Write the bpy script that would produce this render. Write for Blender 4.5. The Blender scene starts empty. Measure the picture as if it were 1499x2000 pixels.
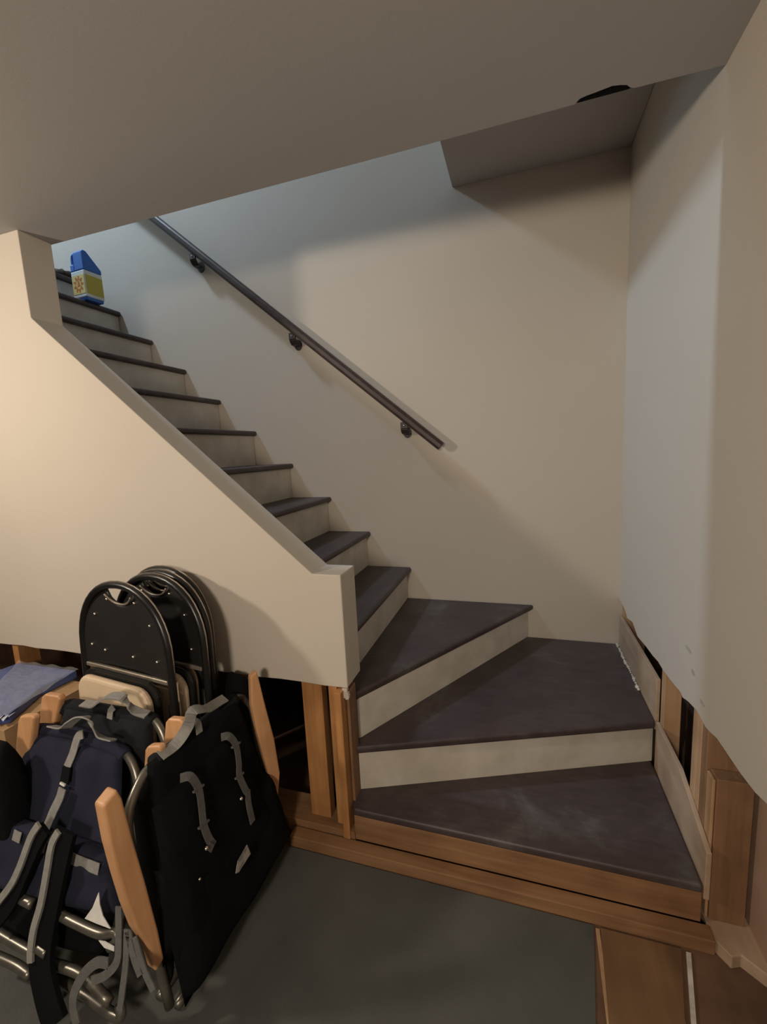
import bpy, bmesh, math, random
from mathutils import Vector, Matrix, Euler
random.seed(7)
S = bpy.context.scene
COL = S.collection
PI = math.pi

# ------------------------------------------------------------ camera
CAM = Vector((0.5456, -1.2170, 1.3516))
ROT = Euler((1.4303, 0.0495, 0.3045), 'XYZ')
FPX = 844.46
cd = bpy.data.cameras.new('camera')
cd.sensor_fit = 'VERTICAL'; cd.sensor_height = 24.0; cd.lens = FPX / 2000 * 24
cd.clip_start = 0.02; cd.clip_end = 60
cam = bpy.data.objects.new('camera', cd); COL.objects.link(cam)
cam.location = CAM; cam.rotation_euler = ROT
S.camera = cam

# ------------------------------------------------------------ world, lights, exposure
w = bpy.data.worlds.new('world'); S.world = w; w.use_nodes = True
w.node_tree.nodes['Background'].inputs[0].default_value = (0.75, 0.82, 1, 1)
w.node_tree.nodes['Background'].inputs[1].default_value = 0.02
S.view_settings.view_transform = 'Standard'; S.view_settings.look = 'None'
S.view_settings.exposure = 0.0; S.view_settings.gamma = 1.0
S.view_settings.use_curve_mapping = False

def area(name, loc, target, size, power, col, size_y=None, spread=None):
    l = bpy.data.lights.new(name, 'AREA'); l.energy = power; l.color = col
    l.size = size
    if size_y: l.shape = 'RECTANGLE'; l.size_y = size_y
    else: l.shape = 'DISK'
    if spread: l.spread = spread
    o = bpy.data.objects.new(name, l); COL.objects.link(o)
    o.location = loc
    o.rotation_euler = (Vector(target) - Vector(loc)).to_track_quat('-Z', 'Y').to_euler()
    return o
WARM = (1.0, 0.86, 0.70)
area('room_lamp', (-1.80, -1.25, 1.845), (-1.10, -0.45, 1.50), 0.15, 21, WARM)
area('room_lamp_behind', (0.25, -2.35, 1.66), (0.05, 0.1, 0.80), 0.34, 26, WARM)
area('stairwell_fill', (-3.75, 0.62, 3.75), (0.0, 0.62, 2.2), 0.6, 12, (0.46, 0.76, 1.0), 0.5)  # added blue fill that brightens the upper back wall, no real window
area('stairwell_daylight', (-2.66, 0.22, 4.80), (0.3, 0.6, 1.6), 0.17, 72, (0.60, 0.78, 1.0), 0.30)

# ------------------------------------------------------------ dimensions
T = 0.1197; W = 1.0899; XR = 1.006; H = 2.202; HS = 2.5952
ZT = 0.9696; XU = -1.171; XS = -0.099; ZU = 1.9007
RUN = 0.2314; RISE = 0.2028; NX = -0.0475; OV = 0.0264
Z1, Z2, Z3, Z4 = 0.1612, 0.3351, 0.5136, 0.6959
ZF = Z4 + 9 * RISE
SO = 0.2357
CUT = 0.586

MR = ROT.to_matrix()
def ray(u, v):
    return MR @ Vector(((u - 749.5) / FPX, -(v - 1000) / FPX, -1))
def hit(u, v, p0, n):
    """a point of a real plane (p0, n) measured from the photograph"""
    d = ray(u, v); n = Vector(n)
    return CAM + d * ((Vector(p0) - CAM).dot(n) / d.dot(n))
def hx(u, v, x): return hit(u, v, (x, 0, 0), (1, 0, 0))
def hy(u, v, y): return hit(u, v, (0, y, 0), (0, 1, 0))
def hz(u, v, z): return hit(u, v, (0, 0, z), (0, 0, 1))

# ------------------------------------------------------------ materials
MATS = {}
def nodes(name):
    m = bpy.data.materials.new(name); m.use_nodes = True
    nt = m.node_tree; b = nt.nodes['Principled BSDF']
    return m, nt, b
def noise(nt, scale, detail=4, mapscale=(1, 1, 1), rough=0.55, coord='Object', dist=0):
    tc = nt.nodes.new('ShaderNodeTexCoord'); mp = nt.nodes.new('ShaderNodeMapping')
    mp.inputs['Scale'].default_value = mapscale
    n = nt.nodes.new('ShaderNodeTexNoise')
    n.inputs['Scale'].default_value = scale; n.inputs['Detail'].default_value = detail
    n.inputs['Roughness'].default_value = rough; n.inputs['Distortion'].default_value = dist
    nt.links.new(tc.outputs[coord], mp.inputs[0]); nt.links.new(mp.outputs[0], n.inputs['Vector'])
    return n
def ramp(nt, src, stops):
    r = nt.nodes.new('ShaderNodeValToRGB'); e = r.color_ramp.elements
    while len(e) < len(stops): e.new(0.5)
    for i, (p, c) in enumerate(stops):
        e[i].position = p; e[i].color = (c[0], c[1], c[2], 1)
    nt.links.new(src, r.inputs[0]); return r
def bump(nt, b, src, strength, dist=0.002):
    bp = nt.nodes.new('ShaderNodeBump'); bp.inputs['Strength'].default_value = strength
    bp.inputs['Distance'].default_value = dist
    nt.links.new(src, bp.inputs['Height']); nt.links.new(bp.outputs[0], b.inputs['Normal'])
def mat(name, c1, c2=None, scale=8, rough=0.6, metal=0, bstr=0.15, bscale=None, mapscale=(1, 1, 1), spec=0.5, bd=0.002, lo=0.35, hi=0.65, coord='Object', dist=0):
    m, nt, b = nodes(name)
    c2 = c2 or tuple(x * 0.85 for x in c1)
    n = noise(nt, scale, 5, mapscale, coord=coord, dist=dist)
    r = ramp(nt, n.outputs['Fac'], [(lo, c2), (hi, c1)])
    nt.links.new(r.outputs[0], b.inputs['Base Color'])
    b.inputs['Roughness'].default_value = rough; b.inputs['Metallic'].default_value = metal
    b.inputs['Specular IOR Level'].default_value = spec
    if bstr:
        n2 = noise(nt, bscale or scale * 6, 3, mapscale, coord=coord)
        bump(nt, b, n2.outputs['Fac'], bstr, bd)
    MATS[name] = m; return m
WALL = mat('wall_paint', (0.56, 0.505, 0.435), (0.54, 0.485, 0.415), 1.5, 0.75, bstr=0.25, bscale=140, bd=0.001, spec=0.3)
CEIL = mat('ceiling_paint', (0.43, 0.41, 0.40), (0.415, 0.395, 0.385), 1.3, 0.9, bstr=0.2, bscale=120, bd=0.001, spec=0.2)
PAPER = mat('gypsum', (0.62, 0.58, 0.52), (0.45, 0.40, 0.34), 30, 0.95, bstr=0.5, bscale=90)
def wood(name, c1, c2, axis='z', rough=0.7, sc=1.0):
    ms = {'z': (1, 1, .06), 'x': (.06, 1, 1), 'y': (1, .06, 1)}[axis]
    m, nt, b = nodes(name)
    n = noise(nt, 38 * sc, 6, ms, dist=0.4)
    k = noise(nt, 5, 2, (1, 1, 1))
    r = ramp(nt, n.outputs['Fac'], [(0.30, c2), (0.70, c1)])
    r2 = ramp(nt, k.outputs['Fac'], [(0.3, (.72, .68, .64)), (0.6, (1, 1, 1))])
    mx = nt.nodes.new('ShaderNodeMix'); mx.data_type = 'RGBA'; mx.blend_type = 'MULTIPLY'; mx.inputs[0].default_value = 1
    nt.links.new(r.outputs[0], mx.inputs[6]); nt.links.new(r2.outputs[0], mx.inputs[7])
    nt.links.new(mx.outputs[2], b.inputs['Base Color'])
    b.inputs['Roughness'].default_value = rough
    bump(nt, b, n.outputs['Fac'], 0.25, 0.001)
    return m
PINE_Z = wood('pine_upright', (0.54, 0.275, 0.10), (0.38, 0.17, 0.055), 'z')
PINE_X = wood('pine_along', (0.33, 0.185, 0.09), (0.21, 0.105, 0.045), 'x')
PINE_Y = wood('pine_across', (0.46, 0.34, 0.24), (0.38, 0.27, 0.185), 'y')
PALE_Z = wood('pale_stud', (0.52, 0.33, 0.19), (0.42, 0.25, 0.13), 'z')
BROWN_Z = wood('brown_stud', (0.30, 0.17, 0.09), (0.20, 0.11, 0.055), 'z')
BOARD = wood('floor_board_wood', (0.22, 0.125, 0.058), (0.14, 0.072, 0.032), 'y', sc=.4)
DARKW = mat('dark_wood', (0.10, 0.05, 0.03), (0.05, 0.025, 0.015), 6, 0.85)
BEECH = wood('beech_arm', (0.66, 0.37, 0.19), (0.56, 0.30, 0.14), 'z', rough=0.45, sc=1.6)
FLOORM = mat('grey_vinyl', (0.098, 0.100, 0.092), (0.070, 0.071, 0.066), 3.2, 0.62, bstr=0.3, bscale=160, spec=0.4)
SUBF = mat('sub_floor', (0.16, 0.085, 0.045), (0.09, 0.05, 0.028), 7, 0.85, bstr=0.4)
RISERM = mat('riser_paint', (0.60, 0.56, 0.50), (0.50, 0.46, 0.39), 9, 0.6, bstr=0.15)
# worn dark-brown stair paint
def tread_mat():
    m, nt, b = nodes('worn_tread_paint')
    n = noise(nt, 3.2, 6, (1, 1, 1), 0.65, dist=0.6)
    r = ramp(nt, n.outputs['Fac'], [(0.36, (0.048, 0.032, 0.032)), (0.58, (0.064, 0.047, 0.047)), (0.78, (0.115, 0.105, 0.10))])
    n2 = noise(nt, 55, 3, (.3, 1, 1)); r2 = ramp(nt, n2.outputs['Fac'], [(0.35, (.82, .82, .82)), (0.7, (1.12, 1.12, 1.12))])
    mx = nt.nodes.new('ShaderNodeMix'); mx.data_type = 'RGBA'; mx.blend_type = 'MULTIPLY'; mx.inputs[0].default_value = 1
    nt.links.new(r.outputs[0], mx.inputs[6]); nt.links.new(r2.outputs[0], mx.inputs[7])
    nt.links.new(mx.outputs[2], b.inputs['Base Color'])
    b.inputs['Roughness'].default_value = 0.48
    bump(nt, b, n2.outputs['Fac'], 0.2, 0.001)
    return m
TREAD = tread_mat()
RAIL = mat('dark_bronze_rail', (0.055, 0.035, 0.03), (0.035, 0.022, 0.018), 20, 0.38, bstr=0.05)
BRK = mat('bracket_iron', (0.03, 0.02, 0.018), None, 20, 0.45)
BLACKM = mat('black_enamel', (0.010, 0.010, 0.010), (0.007, 0.007, 0.007), 9, 0.33, bstr=0.03)
BLACKP = mat('black_panel', (0.013, 0.012, 0.011), (0.009, 0.0085, 0.008), 7, 0.5, bstr=0.05)
RIM = mat('rim_metal', (0.30, 0.26, 0.21), None, 30, 0.4, metal=0.5)
CHROME = mat('bright_rivet', (0.9, 0.85, 0.75), None, 5, 0.2, metal=1, bstr=0)
CREAM = mat('cream_vinyl', (0.64, 0.50, 0.35), (0.60, 0.465, 0.32), 14, 0.6, bstr=0.3, bscale=220, bd=0.001)
NAVY = mat('navy_fabric', (0.023, 0.025, 0.045), (0.015, 0.017, 0.032), 9, 0.9, bstr=0.5, bscale=260, spec=0.2)
CHARC = mat('charcoal_fabric', (0.016, 0.018, 0.021), (0.010, 0.011, 0.014), 9, 0.9, bstr=0.5, bscale=260, spec=0.2)
BLACKF = mat('black_fabric', (0.006, 0.0065, 0.0075), (0.004, 0.0045, 0.005), 9, 0.9, bstr=0.5, bscale=260, spec=0.12)
WEB = mat('grey_webbing', (0.27, 0.265, 0.25), (0.22, 0.215, 0.20), 60, 0.8, bstr=0.4, bscale=300)
WEBD = mat('dim_webbing', (0.115, 0.115, 0.11), (0.09, 0.09, 0.085), 60, 0.8, bstr=0.4, bscale=300)
TUBEM = mat('grey_tube', (0.24, 0.225, 0.19), (0.19, 0.18, 0.155), 30, 0.34, metal=0.75, bstr=0.03)
WHITE = mat('white_tag', (0.72, 0.71, 0.68), None, 40, 0.7)
BLUEP = mat('blue_package', (0.07, 0.11, 0.30), (0.045, 0.075, 0.24), 7, 0.3, bstr=0.3, bscale=14)
CARD = mat('cardboard', (0.42, 0.27, 0.14), (0.36, 0.22, 0.11), 12, 0.85, mapscale=(1, 1, .2))
JBLUE = mat('blue_plastic', (0.03, 0.14, 0.52), (0.028, 0.13, 0.48), 6, 0.4, bstr=0)
JWHITE = mat('white_label', (0.72, 0.74, 0.72), None, 6, 0.5, bstr=0)
JYEL = mat('yellow_label', (0.50, 0.42, 0.06), (0.47, 0.40, 0.06), 6, 0.5, bstr=0)
JPALE = mat('pale_yellow_label', (0.80, 0.62, 0.22), None, 6, 0.5, bstr=0)
JORG = mat('orange_print', (0.62, 0.20, 0.03), (0.40, 0.12, 0.02), 60, 0.5, bstr=0)
DBROWN = mat('dark_brown_cloth', (0.045, 0.028, 0.02), None, 30, 0.95)
INSUL = mat('foam_blob', (0.55, 0.45, 0.22), None, 40, 0.9, bstr=0.6)

def plastic():
    m, nt, b = nodes('clear_wrap')
    b.inputs['Base Color'].default_value = (0.85, 0.88, 0.95, 1); b.inputs['Roughness'].default_value = 0.12
    b.inputs['Alpha'].default_value = 0.16
    n = noise(nt, 26, 4, (1, 1, 1), dist=1.2); bump(nt, b, n.outputs['Fac'], 0.9, 0.01)
    return m
WRAP = plastic()

# ------------------------------------------------------------ builders
def link(name, me, m=None, parent=None, smooth=False):
    o = bpy.data.objects.new(name, me); COL.objects.link(o)
    if m: me.materials.append(m)
    if parent is not None:
        o.parent = parent
        o.matrix_parent_inverse = parent.matrix_basis.inverted()
    if smooth:
        for p in me.polygons: p.use_smooth = True
    return o
def bmo(name, bm, m, parent=None, smooth=False):
    bmesh.ops.recalc_face_normals(bm, faces=bm.faces)
    me = bpy.data.meshes.new(name); bm.to_mesh(me); bm.free()
    return link(name, me, m, parent, smooth)
def bev(o, wd=0.003, seg=2, ang=0.6):
    b = o.modifiers.new('bevel', 'BEVEL'); b.width = wd; b.segments = seg; b.limit_method = 'ANGLE'; b.angle_limit = ang
    return o
def a_prism(bm, poly, off):
    off = Vector(off); n = len(poly)
    a = [bm.verts.new(Vector(p)) for p in poly]; b = [bm.verts.new(Vector(p) + off) for p in poly]
    bm.faces.new(a); bm.faces.new(b[::-1])
    for i in range(n): bm.faces.new((a[i], b[i], b[(i + 1) % n], a[(i + 1) % n]))
def a_box(bm, x0, x1, y0, y1, z0, z1):
    a_prism(bm, [(x0, y0, z0), (x1, y0, z0), (x1, y1, z0), (x0, y1, z0)], (0, 0, z1 - z0))
def a_tube(bm, pts, r, seg=8, cap=True, closed=False):
    pts = [Vector(p) for p in pts]; n = len(pts); rings = []
    t0 = (pts[1] - pts[0]).normalized(); up = Vector((0, 0, 1)) if abs(t0.z) < .9 else Vector((1, 0, 0))
    u = t0.cross(up).normalized()
    for i in range(n):
        t = (pts[min(i + 1, n - 1)] - pts[max(i - 1, 0)]).normalized()
        u = (u - t * u.dot(t)).normalized(); v = t.cross(u)
        rr = r[i] if isinstance(r, (list, tuple)) else r
        rings.append([bm.verts.new(pts[i] + (u * math.cos(2 * PI * k / seg) + v * math.sin(2 * PI * k / seg)) * rr) for k in range(seg)])
    for i in range(n - 1):
        for k in range(seg):
            bm.faces.new((rings[i][k], rings[i][(k + 1) % seg], rings[i + 1][(k + 1) % seg], rings[i + 1][k]))
    if cap: bm.faces.new(rings[0][::-1]); bm.faces.new(rings[-1])
def spline(pts, n=6):
    """Catmull-Rom through the points"""
    P = [Vector(p) for p in pts]; P = [P[0] * 2 - P[1]] + P + [P[-1] * 2 - P[-2]]; out = []
    for i in range(1, len(P) - 2):
        a, b, c, d = P[i - 1:i + 3]
        for k in range(n):
            t = k / n
            out.append(0.5 * ((2 * b) + (c - a) * t + (2 * a - 5 * b + 4 * c - d) * t * t + (3 * b - a - 3 * c + d) * t ** 3))
    out.append(P[-2]); return out
def a_ribbon(bm, pts, width, nrm, th=0.002):
    """flat webbing: pts centre line, nrm = outward normal (vector or list)"""
    pts = [Vector(p) for p in pts]; n = len(pts); R = []
    for i in range(n):
        t = (pts[min(i + 1, n - 1)] - pts[max(i - 1, 0)]).normalized()
        nn = Vector(nrm[i] if isinstance(nrm, list) else nrm)
        s = t.cross(nn)
        s = s.normalized(); m2 = s.cross(t).normalized()
        h = s * width / 2; q = m2 * th / 2
        R.append([bm.verts.new(pts[i] + a) for a in (h + q, -h + q, -h - q, h - q)])
    for i in range(n - 1):
        for k in range(4): bm.faces.new((R[i][k], R[i][(k + 1) % 4], R[i + 1][(k + 1) % 4], R[i + 1][k]))
    bm.faces.new(R[0]); bm.faces.new(R[-1][::-1])
def box(name, x0, x1, y0, y1, z0, z1, m, parent=None, b=0.002):
    bm = bmesh.new(); a_box(bm, x0, x1, y0, y1, z0, z1); o = bmo(name, bm, m, parent)
    return bev(o, b) if b else o
def prism(name, poly, off, m, parent=None, b=0):
    bm = bmesh.new(); a_prism(bm, poly, off); o = bmo(name, bm, m, parent)
    return bev(o, b) if b else o
def tube(name, pts, r, m, parent=None, seg=10):
    bm = bmesh.new(); a_tube(bm, pts, r, seg); return bmo(name, bm, m, parent, True)
def ribbon(name, pts, width, nrm, m, parent=None, th=0.002):
    bm = bmesh.new(); a_ribbon(bm, pts, width, nrm, th); return bmo(name, bm, m, parent)
def struct(o):
    o['kind'] = 'structure'; return o
def tag(o, label, cat, group=None):
    o['label'] = label; o['category'] = cat
    if group: o['group'] = group
    return o
def thing(name, label, cat, loc=(0, 0, 0), rz=0, group=None, rx=0):
    o = bpy.data.objects.new(name, None); COL.objects.link(o); o.location = loc; o.rotation_euler = (rx, 0, rz)
    o.empty_display_size = 0.05
    o.matrix_basis = Matrix.LocRotScale(Vector(loc), Euler((rx, 0, rz)), None)
    return tag(o, label, cat, group)

# ------------------------------------------------------------ structure: floor, walls, ceiling
NEAR = -3.4; LEFT = -3.9
struct(box('floor', LEFT, 1.6, NEAR, W, -0.08, 0, SUBF, b=0))
def ragged(p, q, n, amp, axis):
    p, q = Vector(p), Vector(q); out = []
    for i in range(n + 1):
        v = p.lerp(q, i / n)
        if 0 < i < n: v = v + Vector(axis) * random.uniform(-amp, amp)
        out.append(v)
    return out
# back wall of the stairs, continuing up the stairwell
struct(box('wall_back', -4.0, 1.12, W, W + 0.1, 0, 4.9, WALL, b=0))
# knee wall with the sloped top and the full-height part at the left (wall_left)
edge = ragged((LEFT, 0, 0.592), (0, 0, CUT), 46, 0.0035, (0, 0, 1))
poly = list(edge) + [(0, 0, ZT), (XS, 0, ZT), (XU, 0, ZU), (XU, 0, H), (LEFT, 0, H)]
wl = struct(prism('wall_left', poly, (0, T, 0), WALL, b=0.003))
def stud(x0, x1, y0, y1, z0, z1, m, parent, name='stud', b=0.002):
    return box(name, x0, x1, y0, y1, z0, z1, m, parent, b)
ZP = 0.068
stud(LEFT, -0.001, -0.018, 0.10, 0.042, ZP, PINE_X, wl, 'bottom_plate')
stud(LEFT, -0.001, -0.015, 0.10, 0.0, 0.041, PINE_X, wl, 'bottom_plate')
stud(-0.180, -0.104, 0.016, 0.054, ZP, CUT + .02, PINE_Z, wl)
stud(-0.073, -0.042, 0.004, 0.09, ZP, CUT + .02, PINE_Z, wl)
stud(-0.0405, -0.016, -0.024, 0.085, 0.043, CUT - .008, PINE_Z, wl)
stud(-0.014, -0.004, 0.014, 0.075, 0.07, CUT - .02, BROWN_Z, wl)
for x in (-0.45, -0.84, -1.11, -1.20, -1.62):
    stud(x, x + 0.036, 0.014, 0.10, ZP, CUT + .02, PINE_Z, wl)
# torn gypsum at the cut corner of the knee wall
bm = bmesh.new()
for i in range(7):
    z = CUT - 0.003 - i * 0.004; x = -0.004 - random.random() * 0.012
    a_prism(bm, [(x - .010, -.001, z), (x + .008, 0, z + .002), (x + .006, 0, z - .012), (x - .004, 0, z - .015)], (0, 0.012, 0))
bmo('torn_plaster', bm, PAPER, wl)
bm = bmesh.new(); bmesh.ops.create_icosphere(bm, subdivisions=2, radius=0.022)
for v in bm.verts: v.co = Vector((v.co.x * .7, v.co.y, v.co.z * 1.1)) * random.uniform(.8, 1.2) + Vector((-0.088, 0.06, 0.566))
bmo('foam', bm, INSUL, wl, True)
# dark boarding inside the space under the stairs
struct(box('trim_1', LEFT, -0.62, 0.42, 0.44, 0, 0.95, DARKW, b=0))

# right wall: drywall with a ragged flood cut, studs and plate behind
rc = [hx(u, v, XR) for u, v in ((1211, 1170), (1221, 1190), (1226, 1207), (1236, 1215), (1246, 1243), (1262, 1262), (1276, 1281), (1286, 1292), (1296, 1309), (1312, 1330), (1330, 1352), (1334, 1362), (1345, 1370), (1362, 1388), (1379, 1420), (1386, 1428), (1401, 1442), (1420, 1470), (1447, 1510), (1476, 1548), (1499, 1570))]
poly = [Vector((XR, W, rc[0].z))] + rc + [Vector((XR, -0.6, 0.63)), Vector((XR, -1.2, 0.6)), Vector((XR, NEAR, 0.6)), Vector((XR, NEAR, H + .3)), Vector((XR, T, H + .3)), Vector((XR, T, 2.9)), Vector((XR, W, 2.9))]
wr = struct(prism('wall_right', poly, (0.013, 0, 0), WALL))
x0, x1 = XR + .0145, XR + 0.108
prism('bottom_plate', [(x0, W, 0), (x0, -0.045, 0), (x0 + .03, -0.085, 0), (1.075, -0.075, 0), (1.115, -0.108, 0), (1.16, -0.10, 0), (1.16, W, 0)], (0, 0, 0.038), PINE_Y, wr, 0.003)
stud(x0, x1, 1.042, 1.078, 0.0385, 0.62, PALE_Z, wr)
stud(x0 + .02, x1, 1.0, 1.040, 0.505, 0.62, PALE_Z, wr, 'blocking')
stud(x0, x0 + .052, 0.405, 0.443, 0.0385, 0.62, PALE_Z, wr)
stud(x0 + .053, x1, 0.405, 0.443, 0.46, 0.62, PALE_Z, wr, 'blocking')
stud(x0, x1, 0.113, 0.150, 0.0385, 0.62, PALE_Z, wr)
stud(x0, x1, 0.085, 0.110, 0.0385, 0.62, PALE_Z, wr)
stud(x0, x1, 0.047, 0.083, 0.0385, 0.62, BROWN_Z, wr)
stud(1.030, 1.112, 0.002, 0.044, 0.0385, 0.462, BROWN_Z, wr)
stud(x0 + .001, 1.029, 0.006, 0.044, 0.0385, 0.455, PALE_Z, wr, 'stud')  # lit narrow face of the brown stud, painted as a paler strip
# board on the far side of the stud wall
struct(box('wall_right_back', 1.125, 1.14, NEAR, 0.03, 0.0385, 0.75, mat('back_board', (0.40, 0.26, 0.18), (0.34, 0.21, 0.14), 6, 0.85), b=0))
struct(box('stud_void_shade', 1.125, 1.14, 0.031, W, 0.0385, 0.75, DARKW, b=0))  # dark sheet in place of the open void, its shade put into the colour
# three faint scuffs on the right wall, below the blue light
bm = bmesh.new()
for u, v, a, b in ((1345, 1268, .024, .007), (1354, 1313, .014, .008), (1372, 1373, .018, .006)):
    c = hx(u, v, XR - .0006)
    a_prism(bm, [c + Vector((0, a * math.cos(k * PI / 6), b * math.sin(k * PI / 6))) for k in range(12)], (0.0004, 0, 0))
bmo('scuff_marks', bm, mat('scuff', (0.44, 0.395, 0.34), None, 30, 0.8), wr)

# ceiling: drywall sheet with a broken notch at the stairwell edge, header behind
TE = 0.1261
notch = [hz(u, v, H) for u, v in ((1123, 204), (1133, 193), (1146, 187), (1160, 182), (1178, 175), (1196, 168), (1212, 166), (1225, 166), (1232, 171), (1240, 172))]
poly = [(LEFT, NEAR, H), (XR, NEAR, H), (XR, TE, H)] + [(p.x, min(p.y, TE), H) for p in notch[::-1]] + [(0.2, TE + .0004, H), (-0.35, TE - .0007, H), (LEFT, TE, H)]
ce = struct(prism('ceiling', poly, (0, 0, 0.013), CEIL))
box('notch_dark_block', 0.60, 0.86, 0.055, 0.122, H + .0132, H + .079, DARKW, ce, 0)  # short dark block added to make the hollow above the notch look unlit
prism('notch_shade', [(p.x, min(p.y, TE) - .002, H + .0025) for p in notch] + [(0.80, TE - .001, H + .0025), (0.69, TE - .001, H + .0025)], (0, 0, .010), BLACKF, ce)  # near-black sheet, the shade of the open notch put into its colour
struct(box('ceiling_upper', LEFT, XR, NEAR, 0.05, H + .3, H + .32, CEIL, b=0))
struct(box('wall_stairwell', -4.0, 1.10, 0.108, TE - .001, H + .08, 4.9, WALL, b=0))
struct(box('trim_2', -4.0, 0.595, 0.108, TE - .001, H + .0135, H + .0795, WALL, b=0))
# soffit over the winders
struct(box('ceiling_soffit', SO, XR - .001, TE, W - .001, HS, HS + .1, CEIL, b=0.002))
struct(box('wall_soffit_riser', SO, SO + .1, TE, W, HS + .1, 4.9, WALL, b=0))
struct(box('ceiling_stairwell', -4.0, SO + .1, 0.1, W + .1, 4.9, 5.0, CEIL, b=0))
struct(box('wall_stairwell_end', -4.0, -3.9, 0.1, W + .1, ZF, 4.9, mat('upstairs_paint', (0.72, 0.70, 0.66), None, 3, 0.8), b=0))
struct(box('floor_upper', -3.9, NX - 9 * RUN, T + .001, W - .001, ZF - .03, ZF, TREAD, b=0.008))
# remaining walls of the room, behind the camera
struct(box('wall_near', LEFT, 1.2, NEAR - .1, NEAR, 0, H, WALL, b=0))
struct(box('wall_far_left', LEFT - .1, LEFT, NEAR, W, 0, H, WALL, b=0))

# ------------------------------------------------------------ floor coverings
VX = 0.735
tag(prism('vinyl_sheet', [(-3.6, -3.1, .0005), (0.69, -3.1, .0005), (0.70, -0.6, .0005), (0.707, -0.29, .0005), (VX, -0.066, .0005), (-3.6, -0.066, .0005)], (0, 0, 0.003), FLOORM),
    'large worn dark grey floor covering in front of the stairs', 'floor covering')
tag(prism('edge_strip', [(0.709, -0.9, .0005), (0.724, -0.9, .0005), (0.748, -0.075, .0005), (0.738, -0.075, .0005)], (0, 0, 0.006), PALE_Z),
    'narrow pale wooden strip along the edge of the grey floor covering', 'wood strip')
tag(prism('plywood_board', [(0.726, -0.9, .0005), (0.89, -0.9, .0005), (0.904, -0.23, .0005), (0.945, -0.072, .0005), (0.751, -0.072, .0005), (0.735, -0.285, .0005)], (0, 0, 0.007), BOARD),
    'orange-brown board lying on the floor below the lowest step', 'board')
tag(prism('white_strip', [(0.903, -0.9, .0005), (0.915, -0.9, .0005), (0.925, -0.24, .0005), (0.966, -0.075, .0005), (0.955, -0.075, .0005), (0.914, -0.24, .0005)], (0, 0, 0.006), PAPER),
    'thin whitish strip on the floor beside the orange-brown board', 'strip')

# ------------------------------------------------------------ staircase
st = thing('staircase', 'winding staircase with worn dark brown treads and off-white risers', 'stairs', (0, 0, 0))
TH = 0.028
def tread(poly, z):
    o = prism('tread', [(x, y, z - TH) for x, y in poly], (0, 0, TH), TREAD, st); return bev(o, 0.009, 3)
def riser(p, q, z0, z1, th=0.016):
    p, q = Vector(p), Vector(q); d = (q - p).normalized(); n = Vector((-d.y, d.x)) * th
    pts = [p, q, q + n, p + n]
    return prism('riser', [(a.x, a.y, z0) for a in pts], (0, 0, z1 - z0), RISERM, st, 0.001)
XE = XR - .001; WE = W - .001
tread([(0.0, -0.021), (XE, -0.021), (XE, 0.50), (-0.03, 0.075), (-0.03, 0.04)], Z1)
tread([(-0.022, 0.046), (XE, 0.435), (XE, WE), (0.55, WE), (-0.03, 0.09)], Z2)
tread([(-0.027, 0.064), (0.606, WE), (-0.10, WE), (-0.10, 0.15), (-0.03, 0.10)], Z3)
riser((-0.012, 0.064), (XE, 0.462), Z1, Z2 - TH)
riser((-0.012, 0.098), (0.579, WE), Z2, Z3 - TH)
for k in range(9):
    x = NX - k * RUN; z = Z4 + k * RISE
    xb = x - RUN - OV - .016
    bm = bmesh.new(); a_box(bm, xb, x, T + .001, WE, z - TH, z)
    bev(bmo('tread', bm, TREAD, st), 0.012, 3)
for k in range(10):
    x = NX - k * RUN - OV; z1 = Z4 + k * RISE - TH; z0 = Z3 if k == 0 else Z4 + (k - 1) * RISE
    if k == 9: z1 = ZF - .031
    box('riser', x - .015, x, T + .001, WE - .004, z0, z1, RISERM, st, 0.001)
# first riser: bare orange-brown planks
box('plank', 0.0, XE, -0.017, 0.02, 0.0425, Z1 - TH, PINE_X, st)
box('plank', -0.23, XE + .02, -0.062, -0.0185, 0.0, 0.042, PINE_X, st, 0.003)
# ledger boards beside the winders, seen through the cut in the right wall
box('ledger_board', XR + .001, XR + .014, 0.45, WE - .02, Z2 - .04, 0.492, PINE_Y, st)
prism('ledger_board', [(XR + .001, -0.022, .12), (XR + .001, 0.44, .12), (XR + .001, 0.44, .335), (XR + .001, 0.2, .335), (XR + .001, -0.022, .262)], (.013, 0, 0), PINE_Y, st, 0.002)
# broken plaster crumbs along the edge of the second winder
bm = bmesh.new()
for i in range(26):
    y = 1.075 - i * 0.017; c = Vector((XE - .004 - .004 * random.random(), y, Z2 + .003)); r = random.uniform(.004, .009)
    bmesh.ops.create_icosphere(bm, subdivisions=1, radius=r, matrix=Matrix.Translation(c))
bmo('plaster_crumbs', bm, PAPER, st)['kind'] = 'stuff'

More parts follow.
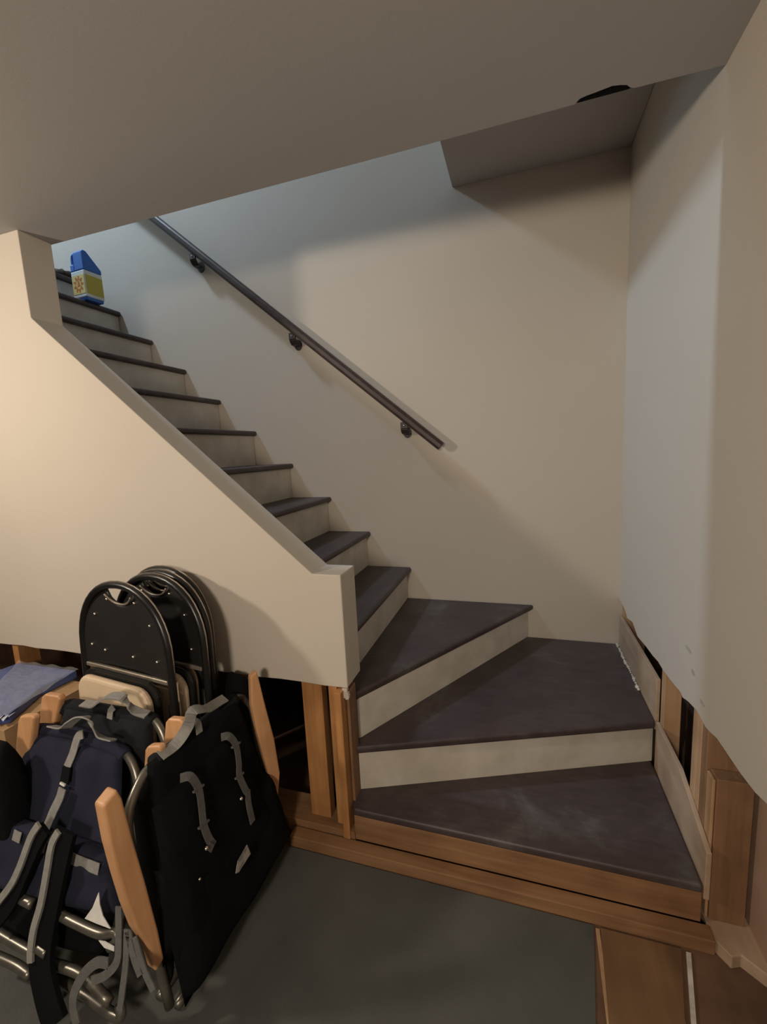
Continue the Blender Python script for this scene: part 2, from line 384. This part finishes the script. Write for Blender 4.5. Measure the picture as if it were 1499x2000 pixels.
# ------------------------------------------------------------ handrail
YR = W - 0.062
a = hy(862, 872, YR); b = hy(303, 428, YR); dr = (b - a).normalized(); b2 = a + dr * 2.75
hr = thing('handrail', 'dark bronze handrail fixed to the wall above the stairs', 'handrail', tuple(a))
bm = bmesh.new(); up = Vector((0, 1, 0)).cross(dr).normalized()
sec = []
for k in range(12):
    an = 2 * PI * k / 12 + PI / 12; c, s = math.cos(an), math.sin(an)
    sec.append(up * 0.0235 * math.copysign(abs(c) ** .75, c) + Vector((0, 1, 0)) * 0.021 * math.copysign(abs(s) ** .75, s))
a_prism(bm, [a + q for q in sec], b2 - a); bev(bmo('rail', bm, RAIL, hr), 0.002, 1)
for u, v in ((782, 824), (566, 650), (374, 494)):
    c = hy(u, v + 3, YR + .01)
    t = (c - a).dot(dr); c = a + dr * t - up * 0.0
    bk = thing('bracket', '', '', tuple(c)); del bk['label'], bk['category']
    bk.parent = hr; bk.matrix_parent_inverse = hr.matrix_basis.inverted()
    bm = bmesh.new()
    d = -Vector((0, 0, 1)) if up.z > 0 else Vector((0, 0, 1))
    base = c - Vector((0, 0, .022))
    a_prism(bm, [base + dr * .020 + Vector((0, -.012, 0)), base - dr * .020 + Vector((0, -.012, 0)), base - dr * .020 + Vector((0, .010, 0)), base + dr * .020 + Vector((0, .010, 0))], (0, 0, -.008))
    q0 = base + Vector((0, 0, -.004))
    # L-shaped arm going down and back to the wall
    pts = [q0 + Vector((0, -.004, 0)), q0 + Vector((0, -.006, -.035)), q0 + Vector((0, .012, -.055)), q0 + Vector((0, .050, -.058))]
    for i in range(3):
        p, q = pts[i], pts[i + 1]; wv = Vector((.020, 0, 0)); n = (q - p).cross(wv).normalized() * .005
        a_prism(bm, [p - wv - n, p + wv - n, p + wv + n, p - wv + n], q - p)
    bev(bmo('bracket_arm', bm, BRK, bk), 0.002, 1)
    bm = bmesh.new(); cc = Vector((c.x, W - .0045, c.z - .078)); 
    a_prism(bm, [cc + Vector((.024 * math.cos(k * PI / 8), 0, .030 * math.sin(k * PI / 8))) for k in range(16)], (0, .004, 0))
    bmo('wall_plate', bm, BRK, bk)
    bm = bmesh.new(); bmesh.ops.create_icosphere(bm, subdivisions=2, radius=.004, matrix=Matrix.Translation(q0 + Vector((0, -.014, -.018))))
    bmo('screw', bm, CHROME, bk, True)

# ------------------------------------------------------------ jug on the stair
zb = Z4 + 8 * RISE
s = 0.056
nc = hz(173, 584, zb)
jc = Vector((nc.x - s, nc.y + s, zb)); jug = thing('detergent_jug', 'blue and yellow plastic jug standing on an upper stair tread', 'jug', tuple(jc), -0.06)
def local(name, bm, m, par, smooth=False):
    bmesh.ops.recalc_face_normals(bm, faces=bm.faces)
    me = bpy.data.meshes.new(name); bm.to_mesh(me); bm.free(); me.materials.append(m)
    o = bpy.data.objects.new(name, me); COL.objects.link(o); o.parent = par
    if smooth:
        for p in me.polygons: p.use_smooth = True
    return o
bm = bmesh.new(); a_box(bm, -s + .004, s - .004, -s + .004, s - .004, 0, .022); bev(local('base', bm, JBLUE, jug), .006, 2)
bm = bmesh.new(); a_box(bm, -s, s, -s, s, .0165, .165); bev(local('body', bm, JWHITE, jug), .005, 2)
# front face towards -y carries the printed flower, the +x side is plain yellow
bm = bmesh.new(); a_box(bm, -s + .006, s - .005, -s - .0015, -s + .0005, .036, .140); local('front_label', bm, JPALE, jug)
bm = bmesh.new(); a_box(bm, s - .0005, s + .0015, -s + .005, s - .005, .034, .140); local('side_label', bm, JYEL, jug)
bm = bmesh.new(); fy = -s - .0016
for k in range(9):
    an = k * 2 * PI / 9
    c = Vector((.033 * math.cos(an) * .85, fy, .089 + .033 * math.sin(an)))
    t = Vector((-math.sin(an) * .009, 0, math.cos(an) * .009)); o_ = Vector((math.cos(an), 0, math.sin(an))) * .014
    a_prism(bm, [c - t - o_ * .5, c + t - o_ * .5, c + t * .4 + o_, c - t * .4 + o_], (0, -.0006, 0))
a_prism(bm, [(-.012, fy, .074), (.014, fy, .078), (.008, fy, .106), (-.004, fy, .112)], (0, -.0006, 0))
local('printed_flower', bm, JORG, jug)
# blue upper part: slopes down towards the back, hand hole beside the front edge
bm = bmesh.new()
prof = [(-s, .165), (s, .165), (s, .190), (-s + .030, .272), (-s + .012, .276), (-s, .266)]
a_prism(bm, [(-s + .034, y, z) for y, z in prof], (2 * s - .034, 0, 0)); bev(local('top', bm, JBLUE, jug), .005, 2)
bm = bmesh.new(); a_prism(bm, [(-s, y, z) for y, z in [(-s, .165), (s, .165), (s, .188), (-s, .205)]], (.035, 0, 0)); bev(local('shoulder', bm, JBLUE, jug), .005, 2)
bm = bmesh.new(); a_tube(bm, spline([(-s + .040, -s + .016, .264), (-s + .018, -s + .016, .258), (-s + .010, -s + .016, .235), (-s + .011, -s + .016, .198)]), .011, 8); local('handle', bm, JBLUE, jug, True)

# dark brown clump on the top floor edge behind the jug
c = hy(137, 533, 0.95); bm = bmesh.new()
cx_ = NX - 9 * RUN - .09
bmesh.ops.create_icosphere(bm, subdivisions=3, radius=1)
for v in bm.verts:
    k = 1 + .22 * math.sin(v.co.x * 9 + v.co.y * 7) * math.cos(v.co.z * 8)
    v.co = Vector((cx_ + v.co.x * .05 * k, .985 + v.co.y * .06 * k, ZF + .03 + max(-.0299, v.co.z * .034 * k)))
tag(bmo('brown_cloth', bm, DBROWN, None, True), 'small dark brown crumpled cloth at the top of the stairs behind the jug', 'cloth')

# ------------------------------------------------------------ folding chairs (metal, folded flat, leaning in a row)
def rrect(w_, h_, r, n=5):
    pts = []
    for cx, cz, a0 in ((w_ - r, h_ - r, 0), (-w_ + r, h_ - r, 90), (-w_ + r, -h_ + r, 180), (w_ - r, -h_ + r, 270)):
        for k in range(n + 1):
            an = math.radians(a0 + 90 * k / n); pts.append((cx + r * math.cos(an), cz + r * math.sin(an)))
    return pts
HW = 0.205; ZTOP = 0.978; ARC = 0.215
def arch_pts(hw, ztop, arc, zl, n=20):
    P = [(-hw, zl)]
    for k in range(n + 1):
        an = PI - PI * k / n; c, s_ = math.cos(an), math.sin(an)
        P.append((hw * math.copysign(abs(c) ** .92, c), ztop - arc + arc * abs(s_) ** .95))
    P.append((hw, zl)); return P
def metal_chair(loc, rz, label, packed=False):
    t = thing('folding_chair', label, 'chair', loc, rz, 'black metal folding chairs stacked against the wall', rx=-0.035)
    bm = bmesh.new(); P = arch_pts(HW, ZTOP, ARC, 0.02)
    P = [(-HW - .02, 0.014)] + P[1:-1] + [(HW + .02, 0.014)]
    P = [P[0], (-HW - .008, .4)] + P[1:-1] + [(HW + .008, .4), P[-1]]
    a_tube(bm, [(x, 0, z) for x, z in P], 0.0115, 10); local('frame', bm, BLACKM, t, True)
    # thin pale rim along the outer edge of the tube
    bm = bmesh.new(); P2 = arch_pts(HW + .0095, ZTOP + .0095, ARC, .55)
    a_tube(bm, [(x, .004, z) for x, z in P2], 0.0026, 6); local('frame_edge', bm, RIM, t, True)
    # back panel, slightly dished, open under the top of the arch (hand hold)
    zl = 0.700; inner = arch_pts(HW - .006, ZTOP - .006, ARC - .004, zl, 28)
    bm = bmesh.new(); nx = 25; rows = 16; grid = {}
    def topz(x):
        q = min(1, abs(x) / (HW - .006)); z = (ZTOP - .006) - (ARC - .004) + (ARC - .004) * (1 - q ** 2.1) ** .5
        hh = .062
        if abs(x) < hh: z = min(z, ZTOP - .030 - .034 * (1 - (abs(x) / hh) ** 2) ** .8)
        return z
    for sgn, yo in ((0, 0.0), (1, .006)):
        for i in range(nx):
            x = -HW + .006 + (2 * HW - .012) * i / (nx - 1); tz = topz(x)
            for j in range(rows + 1):
                z = zl + (tz - zl) * j / rows
                dish = .010 * (1 - (x / HW) ** 2)
                grid[sgn, i, j] = bm.verts.new((x, yo - .004 + dish, z))
    for i in range(nx - 1):
        for j in range(rows):
            bm.faces.new((grid[0, i, j], grid[0, i + 1, j], grid[0, i + 1, j + 1], grid[0, i, j + 1]))
            bm.faces.new((grid[1, i, j + 1], grid[1, i + 1, j + 1], grid[1, i + 1, j], grid[1, i, j]))
        for j in (0, rows): bm.faces.new((grid[0, i, j], grid[1, i, j], grid[1, i + 1, j], grid[0, i + 1, j]))
    for i in (0, nx - 1):
        for j in range(rows): bm.faces.new((grid[0, i, j], grid[0, i, j + 1], grid[1, i, j + 1], grid[1, i, j]))
    bp = local('back_panel', bm, BLACKP, t, True)
    bm = bmesh.new()
    a_tube(bm, spline([(-.062, -.004, ZTOP - .034), (-.045, 0, ZTOP - .050), (-.018, .004, ZTOP - .062), (.018, .004, ZTOP - .062), (.045, 0, ZTOP - .050), (.062, -.004, ZTOP - .034)], 4), .0035, 6)
    local('hand_hold_rim', bm, RIM, t, True)
    bm = bmesh.new(); a_box(bm, -HW + .012, HW - .012, -.007, .004, zl - .012, zl + .001); bev(local('panel_lip', bm, RIM, t), .002, 1)
    for x, z in ((-.066, .925), (.066, .925), (-.130, .870), (.130, .862), (-.158, .765), (-.098, .752), (.035, .748), (.150, .752)):
        bm = bmesh.new(); bmesh.ops.create_icosphere(bm, subdivisions=2, radius=.0052, matrix=Matrix.Translation((x, -.0045 + .010 * (1 - (x / HW) ** 2), z)))
        local('rivet', bm, CHROME, t, True)
    # folded seat: black steel frame with a cream pad, in front of the back
    bm = bmesh.new(); a_prism(bm, [(x + .001, -.018 if packed else -.030, z + .515) for x, z in rrect(.178, .185, .06)], (0, .009 if packed else .014, 0)); bev(local('seat_pan', bm, BLACKM, t), .004, 2)
    bm = bmesh.new(); a_prism(bm, [(x - .002, -.0255 if packed else -.056, z + .508) for x, z in rrect(.168, .178, .055)], (0, .007 if packed else .0255, 0)); bev(local('seat_pad', bm, CREAM, t), .003 if packed else .012, 3)
    # rear legs with a cross bar and rubber feet
    for sg in (-1, 1):
        bm = bmesh.new(); a_tube(bm, [(sg * (HW - .024), .010, .62), (sg * (HW - .024), .010, .3), (sg * (HW - .020), .008, .016)], .0085, 8); local('leg', bm, BLACKM, t, True)
        bm = bmesh.new(); a_tube(bm, [(sg * (HW + .02), 0, .0), (sg * (HW + .019), 0, .03)], .015, 8); local('rubber_foot', bm, BLACKF, t, True)
    bm = bmesh.new(); a_tube(bm, [(-HW + .03, .008, .12), (HW - .03, .008, .12)], .006, 8); local('cross_bar', bm, BLACKM, t, True)
    return t
yaw = math.radians(-7)
for (x, y, dz), lb in zip(((-0.654, -0.268, .0037), (-0.612, -0.172, .0037), (-0.630, -0.128, .0037), (-0.656, -0.086, .0037)),
        ('front black metal folding chair of the stack, cream seat pad fully in view',
         'second black folding chair of the stack, part of its cream pad showing',
         'third black folding chair of the stack, only its arched edge showing',
         'rearmost black folding chair of the stack, nearest the beige wall')):
    metal_chair((x, y, dz), yaw, lb, y > -.15)

# ------------------------------------------------------------ box and blue package at the left
t = thing('cardboard_box', 'brown cardboard box at the left edge, under the blue package', 'box', (-1.3, -0.21, 0))
bx0, bx1, by0, by1, bz = -1.60, -1.075, -0.36, -0.06, 0.50
bm = bmesh.new()
for q in ((bx0, bx1, by0, by0 + .005), (bx0, bx1, by1 - .005, by1), (bx0, bx0 + .005, by0 + .005, by1 - .005), (bx1 - .005, bx1, by0 + .005, by1 - .005)): a_box(bm, *q, 0.0037, bz)
a_box(bm, bx0 + .005, bx1 - .005, by0 + .005, by1 - .005, .0037, .009)
bmo('side_walls', bm, CARD, t)
box('flap', bx0, bx1, by0, (by0 + by1) / 2 - .001, bz, bz + .005, CARD, t, 0.001)
box('flap', bx0, bx1, (by0 + by1) / 2 + .001, by1, bz, bz + .005, CARD, t, 0.001)
zq = bz + .0055
P4 = [hz(u, v, bz + .02) for u, v in ((-60, 1340), (38, 1303), (152, 1318), (82, 1352), (20, 1406), (-70, 1420))]
pk = thing('blue_package', 'flat blue packet in clear plastic on the cardboard box', 'packet', (P4[3].x, P4[3].y, zq))
bev(prism('packet', [(p.x, p.y, zq) for p in P4], (0, 0, .036), BLUEP, pk), .008, 3)
bm = bmesh.new(); c = sum(P4, Vector()) / 6
bmesh.ops.create_grid(bm, x_segments=22, y_segments=16, size=1)
for v in bm.verts:
    s_, t_ = (v.co.x + 1) / 2, (v.co.y + 1) / 2
    p = (P4[5].lerp(P4[4], s_)).lerp(P4[1].lerp(P4[2], s_), t_)
    p = c + (p - c) * 1.03
    v.co = Vector((p.x, p.y, zq + .040 + .004 * math.sin(s_ * 21 + t_ * 5) * math.sin(t_ * 17)))
bmo('plastic_wrap', bm, WRAP, pk, True)
bm = bmesh.new()
for i in range(9):
    p = P4[5].lerp(P4[4], .55 + i * .055) + Vector((random.uniform(-.012, .012), random.uniform(-.016, .0), 0))
    a_prism(bm, [(p.x - .012, p.y - .004, zq + .028), (p.x + .010, p.y - .010, zq + .024 + random.random() * .012), (p.x + .004, p.y + .012, zq + .036)], (0.001, 0.001, 0.0015))
bmo('crinkled_plastic', bm, mat('shiny_plastic', (.55, .58, .68), None, 10, 0.15, bstr=.6), pk)

# ------------------------------------------------------------ backpack beach chairs
def plane_fn(p0, n):
    p0 = Vector(p0); n = Vector(n).normalized()
    def f(u, v, out=0.0): return hit(u, v, p0 + n * out, n)
    return f, n
def fabric_panel(name, poly2, f, n, out, th, m, par, puff=0.0, b=0.006):
    """panel with real thickness; polygon measured on its plane"""
    pts = [f(u, v, out) for u, v in poly2]
    o = prism(name, pts, -n * th, m, par); bev(o, b, 3); return o
def pillow(name, quad, n, th, m, par, nx=18, ny=18, fold=0.004, seed=1, rnd=.35):
    """soft cloth panel over a quad (tl, tr, br, bl): puffed in the middle, soft folds"""
    bm = bmesh.new(); g = {}
    rs = random.Random(seed); ph = [rs.uniform(0, 6) for _ in range(6)]
    tl, tr, br, bl = [Vector(q) for q in quad]
    for side in (0, 1):
        for i in range(nx + 1):
            for j in range(ny + 1):
                s_, t_ = i / nx, j / ny
                p = tl.lerp(tr, s_).lerp(bl.lerp(br, s_), t_)
                e = (max(0, 1 - (2 * s_ - 1) ** 6) * max(0, 1 - (2 * t_ - 1) ** 6)) ** rnd
                wv = fold * (math.sin(s_ * 9 + t_ * 4 + ph[0]) + .7 * math.sin(s_ * 17 - t_ * 6 + ph[1]) + .6 * math.sin(t_ * 15 + s_ * 3 + ph[2])) * e
                h = (th / 2) * e
                p = p + n * ((h + wv) if side == 0 else (-h))
                if side == 1 and (i in (0, nx) or j in (0, ny)): g[1, i, j] = g[0, i, j]
                else: g[side, i, j] = bm.verts.new(p)
    for side in (0, 1):
        for i in range(nx):
            for j in range(ny):
                q = (g[side, i, j], g[side, i + 1, j], g[side, i + 1, j + 1], g[side, i, j + 1])
                bm.faces.new(q if side == 0 else q[::-1])
    return bmo(name, bm, m, par, True)
def arm(name_par, pts, off, par):
    o = prism('armrest', pts, off, BEECH, par); return bev(o, 0.006, 3)

# --- right-hand black chair: stands on edge along the y axis, leaning to the left
f3, n3 = plane_fn((-0.245, 0, 0), (1, 0, 0.165))
c3 = thing('beach_chair', 'black folded beach chair nearest the stairs, grey buckled straps on its bag', 'chair', (-0.27, -0.28, 0), 0)
def P3(l, out=0): return [f3(u, v, out) for u, v in l]
# tubular frame
fr = spline(P3([(332, 1965), (300, 1840), (262, 1690), (250, 1600), (272, 1530), (300, 1492), (360, 1447), (420, 1398), (462, 1362), (482, 1372), (494, 1410), (512, 1480), (548, 1585), (566, 1632)], -.012), 4)
tube('frame', fr, .0115, TUBEM, c3)
lo = spline(P3([(345, 1972), (400, 1905), (470, 1780), (530, 1680), (557, 1640)], -.03), 4); lo = [Vector((p.x, p.y, max(p.z, .013))) for p in lo]
tube('bottom_bar', lo, .0115, TUBEM, c3)
tube('bottom_bar', [p + Vector((-.055, 0, .006)) for p in lo], .0115, TUBEM, c3)
q = P3([(296, 1478), (472, 1352), (530, 1520), (262, 1740)])
# fabric back sleeve over the top of the frame
pillow('back_fabric', [f3(287, 1492), f3(460, 1356), f3(548, 1600), f3(318, 1890)], n3, .045, BLACKF, c3, fold=.002, seed=3)
pillow('side_fabric', [f3(262, 1560, -.02), f3(300, 1500, -.02), f3(345, 1800, -.02), f3(325, 1950, -.02)], n3, .05, BLACKF, c3, fold=.002, seed=12)
pillow('bag_pocket', [f3(296, 1580, .022), f3(440, 1440, .022), f3(540, 1600, .030), f3(352, 1880, .030)], n3, .05, BLACKF, c3, fold=.004, seed=5)
pillow('bag_body', [f3(300, 1700, .0), f3(520, 1500, .0), f3(566, 1618, .03), f3(362, 1968, .03)], n3, .075, BLACKF, c3, fold=.004, seed=6)
bpz = spline([f3(u, v, -.012) for u, v in ((300, 1490), (360, 1446), (420, 1397), (458, 1366))], 5)
tube('top_sleeve', bpz, .021, CHARC, c3, 12)
# far and near arms
na = Vector((.86, -.5, 0)).normalized(); pf = hy(520, 1450, -0.085)
far = [hit(u, v, pf, na) for u, v in ((490, 1322), (503, 1311), (520, 1380), (537, 1443), (548, 1510), (545, 1553), (538, 1561), (522, 1505), (504, 1440), (492, 1380))]
arm('', far, -na * .024, c3)
na = Vector((.985, -.17, .06)).normalized(); pn = hy(250, 1700, -0.600)
near = [hit(u, v, pn, na) for u, v in ((201, 1576), (229, 1541), (240, 1560), (260, 1637), (284, 1718), (310, 1816), (322, 1872), (306, 1900), (297, 1868), (284, 1842), (268, 1818), (250, 1772), (232, 1713), (215, 1650))]
arm('', near, -na * .036, c3)
# carry handle, straps, buckles, tags
hp = [f3(u, v, o) for u, v, o in ((313, 1476, .006), (345, 1452, .012), (367, 1418, .03), (376, 1390, .045), (394, 1384, .045), (405, 1384, .03), (425, 1372, .012), (440, 1363, .006))]
hup = Vector((-.2, 0, 1)).normalized()
ribbon('carry_handle', spline(hp, 5), .030, Vector((.55, 0, .85)), WEB, c3, .003)
ribbon('label_tab', spline([f3(374, 1410, .012), f3(386, 1412, .026), f3(390, 1432, .026)], 4), .022, Vector((.9, 0, .45)), WEB, c3, .002)
for pts, tail, bk in (([(352, 1520), (372, 1517), (388, 1540), (394, 1575), (398, 1610), (408, 1638), (418, 1652)], [(414, 1648), (408, 1662)], (403, 1657)),
                  ([(432, 1440), (447, 1438), (461, 1455), (467, 1490), (468, 1515), (480, 1543), (486, 1550)], [(484, 1545), (486, 1570), (494, 1606)], (471, 1560))):
    ss = spline([f3(u, v, .064 if i else .05) for i, (u, v) in enumerate(pts)], 5)
    sp = ribbon('strap', ss, .021, n3, WEBD, c3, .003)
    ss = spline([f3(u, v, .069) for u, v in tail], 5); ribbon('strap_tail', ss, .021, n3, WEBD, sp, .003)
    for k in (2, 4):
        u, v = pts[k]; c = f3(u, v, .064)
        ribbon('strap_loop', [c + Vector((0, -.018, .004)), c + Vector((0, .018, -.004))], .005, n3, WEBD, sp, .007)
    c = f3(*bk, .07); bm = bmesh.new()
    bmesh.ops.create_icosphere(bm, subdivisions=2, radius=.006, matrix=Matrix.Translation(c)); bmo('buckle', bm, CHROME, sp, True)
pts = P3([(482, 1650), (489, 1667), (466, 1703), (460, 1706), (464, 1682)], .078)
prism('white_label', pts, n3 * .002, mat('label_grey', (.36, .34, .31), (.2, .19, .18), 60, .7, lo=.42, hi=.5), c3)
for u, v in ((390, 1717), (544, 1645)):
    bm = bmesh.new(); bmesh.ops.create_icosphere(bm, subdivisions=2, radius=.004, matrix=Matrix.Translation(f3(u, v, .066 if u < 500 else .0))); bmo('snap', bm, CHROME, c3, True)

# --- shared builder for the two chairs that face the room
def front_chair(label, f, n, base, frame, bars, fabric, fabm, arms, arm_y, handle, hm, hn=(0, -.2, .98)):
    t = thing('beach_chair', label, 'chair', base)
    tube('frame', spline([f(u, v, -.010) for u, v in frame], 4), .0115, TUBEM, t)
    for (tl, tr, br, bl, th, seed) in fabric:
        pillow('back_fabric', [f(*tl), f(*tr), f(*br), f(*bl)], n, th, fabm, t, fold=.0025, seed=seed)
    tube('top_sleeve', spline([f(u, v, -.008) for u, v in bars], 5), .0185, fabm, t, 12)
    for l in arms:
        arm('', [hy(u, v, arm_y) for u, v in l], (0.003, 0.020, 0), t)
    ribbon('carry_handle', spline([f(u, v, o + .012) for u, v, o in handle], 5), .026, Vector(hn), hm, t, .004)
    return t

f1, n1 = plane_fn((0, -0.60, 0), (0, -1, 0.345))
c1 = front_chair('navy folded beach chair in front, with grey-edged shoulder straps and bare lower tubes', f1, n1, (-0.68, -0.58, 0),
    [(-30, 1800), (-8, 1650), (18, 1530), (34, 1470), (52, 1440), (80, 1424), (150, 1432), (215, 1458), (242, 1468), (262, 1498), (270, 1545), (262, 1640), (244, 1760), (226, 1850)], [(74, 1428), (82, 1425), (150, 1433), (215, 1459), (238, 1468), (246, 1476)],
    [((76, 1424), (240, 1468), (234, 1700), (4, 1620), .035, 21)], NAVY,
    [[(34, 1408), (38, 1399), (60, 1398), (66, 1403), (62, 1440), (42, 1560), (20, 1560)], [(282, 1466), (287, 1458), (310, 1457), (313, 1464), (312, 1520), (305, 1580), (276, 1580)]], -0.432,
    [(100, 1418, .012), (125, 1422, .018), (138, 1412, .035), (155, 1401, .04), (172, 1402, .04), (180, 1420, .03), (195, 1438, .018), (222, 1446, .012)], WEB, (0, .45, .85))
def P1(l, out=0): return [f1(u, v, out) for u, v in l]
pillow('side_fabric', [f1(76, 1432), f1(108, 1440), f1(80, 1560), f1(10, 1540)], n1, .03, NAVY, c1, fold=.002, seed=8)
pillow('bag_flap', [f1(-40, 1570, .03), f1(228, 1662, .03), f1(236, 1790, .045), f1(-50, 1720, .045)], n1, .05, NAVY, c1, fold=.003, seed=22)
pillow('bag_body', [f1(-40, 1690, .02), f1(226, 1770, .02), f1(212, 1868, .015), f1(-60, 1790, .015)], n1, .05, BLACKF, c1, fold=.003, seed=23)
# centre strap
s1 = ribbon('centre_strap', spline(P1([(162, 1434), (152, 1440), (142, 1472), (131, 1498)], .026), 4), .024, n1, WEB, c1, .003)
ribbon('black_webbing', P1([(131, 1498), (126, 1528)], .028), .030, n1, BLACKF, s1, .004)
ribbon('buckle', P1([(118, 1529), (127, 1534)], .034), .006, n1, WHITE, s1, .004)
ribbon('strap_tail', spline(P1([(122, 1540), (116, 1560), (104, 1585), (96, 1605), (88, 1623)], .040), 4), .026, n1, WEB, s1, .003)
# reflective bands on the flap
for l in ([(26, 1630), (40, 1637)], [(74, 1649), (88, 1656)], [(124, 1670), (193, 1698)]):
    ribbon('grey_band', P1(l, .062), .026, n1, WEB, c1, .002)
# shoulder straps: dark pad with a grey edge
for pad, edge_ in (([(88, 1618), (70, 1650), (44, 1710), (22, 1760), (-10, 1800)], [(76, 1610), (60, 1636), (40, 1690), (22, 1728), (-6, 1765)]),
                   ([(128, 1622), (112, 1690), (96, 1770), (84, 1840), (82, 1890), (94, 1950), (110, 2000)], [(114, 1624), (101, 1650), (92, 1700), (80, 1765), (66, 1815), (60, 1858), (60, 1880)])):
    o = ribbon('shoulder_strap', spline(P1(pad, .085), 5), .070 if len(pad) > 5 else .042, n1, BLACKF, c1, .012)
    ribbon('strap_edge', spline(P1(edge_, .095), 5), .018, n1, WEB, o, .006)
# lower tubes, bare of cloth
for l, out in (([(36, 1752), (64, 1766)], .075), ([(92, 1768), (120, 1787), (160, 1808), (200, 1824), (226, 1820), (229, 1836), (215, 1850)], .07),
          ([(-20, 1812), (58, 1858), (100, 1880), (160, 1904), (215, 1958)], .06), ([(-20, 1862), (30, 1884), (60, 1905)], .055),
          ([(84, 1895), (120, 1915), (170, 1945), (215, 1978), (236, 1985), (234, 1960)], .045), ([(75, 1850), (92, 1862)], .085)):
    tube('lower_tube', spline(P1(l, out), 5), .0115, TUBEM, c1)
# white fold-out tag
prism('care_tag', P1([(194, 1742), (182, 1772), (167, 1793), (190, 1803), (217, 1813), (202, 1788), (196, 1766)], .085), n1 * .002, WHITE, c1)
prism('care_tag', P1([(194, 1836), (205, 1850), (224, 1857), (224, 1848), (206, 1838)], .085), n1 * .002, WHITE, c1)
# hanging webbing loops
for l, wd in (([(232, 1770), (232, 1840), (228, 1880), (205, 1905), (180, 1915)], .018), ([(212, 1882), (190, 1880), (166, 1900), (147, 1935), (143, 1965), (150, 2000)], .022),
          ([(248, 1815), (246, 1880), (240, 1930), (234, 1975)], .016), ([(250, 1818), (262, 1870), (275, 1905)], .018), ([(262, 1830), (280, 1890), (300, 1935)], .016)):
    ribbon('webbing_loop', spline(P1(l, .095), 5), wd, n1, WEBD, c1, .003)

f2, n2 = plane_fn((0, -0.47, 0), (0, -1, 0.20))
c2 = front_chair('charcoal folded beach chair behind the navy one, beige seat pads beyond it', f2, n2, (-0.70, -0.44, 0),
    [(70, 1600), (96, 1480), (112, 1405), (124, 1382), (142, 1374), (215, 1388), (285, 1400), (303, 1408), (320, 1438), (326, 1480), (322, 1560)], [(126, 1386), (142, 1377), (215, 1389), (285, 1401), (302, 1410)],
    [((128, 1374), (298, 1402), (308, 1620), (90, 1560), .035, 31)], CHARC,
    [[(80, 1362), (86, 1356), (112, 1360), (117, 1367), (104, 1430), (88, 1520), (62, 1520)], [(322, 1412), (328, 1404), (352, 1406), (357, 1413), (354, 1470), (344, 1560), (312, 1560)]], -0.365,
    [(162, 1373, .012), (185, 1376, .018), (200, 1366, .035), (215, 1359, .045), (240, 1362, .045), (252, 1378, .03), (265, 1388, .018), (288, 1396, .012)], WEB)
ribbon('label_tab', [f2(u, v, .022) for u, v in ((222, 1381), (216, 1388), (214, 1404))], .020, n2, WEB, c2, .002)

# black bag standing behind the black beach chair
def blob(name, c, r, m, par=None, k=.05, sub=3, seed=0):
    bm = bmesh.new(); bmesh.ops.create_icosphere(bm, subdivisions=sub, radius=1); c = Vector(c)
    for v in bm.verts:
        d = 1 + k * (math.sin(v.co.x * 5 + seed) * math.cos(v.co.y * 4 + seed * 2) + .5 * math.sin(v.co.z * 9 + seed))
        q = Vector([math.copysign(abs(a_) ** .7, a_) for a_ in v.co])
        v.co = Vector((c.x + q.x * r[0] * d, c.y + q.y * r[1] * d, max(.004, c.z + q.z * r[2] * d)))
    return bmo(name, bm, m, par, True)
tag(blob('black_bag', (-0.385, -0.060, 0.315), (0.062, 0.036, 0.32), BLACKF, seed=1), 'tall black bag standing between the folding chairs and the black beach chair', 'bag')
# black bag at the left picture edge
p = hy(4, 1452, -0.50)
tag(blob('black_bag', (p.x - .012, -0.50, p.z / 2), (0.050, 0.045, p.z / 2), BLACKF, seed=2.5), 'black bag at the left edge of the picture, beside the navy beach chair', 'bag')
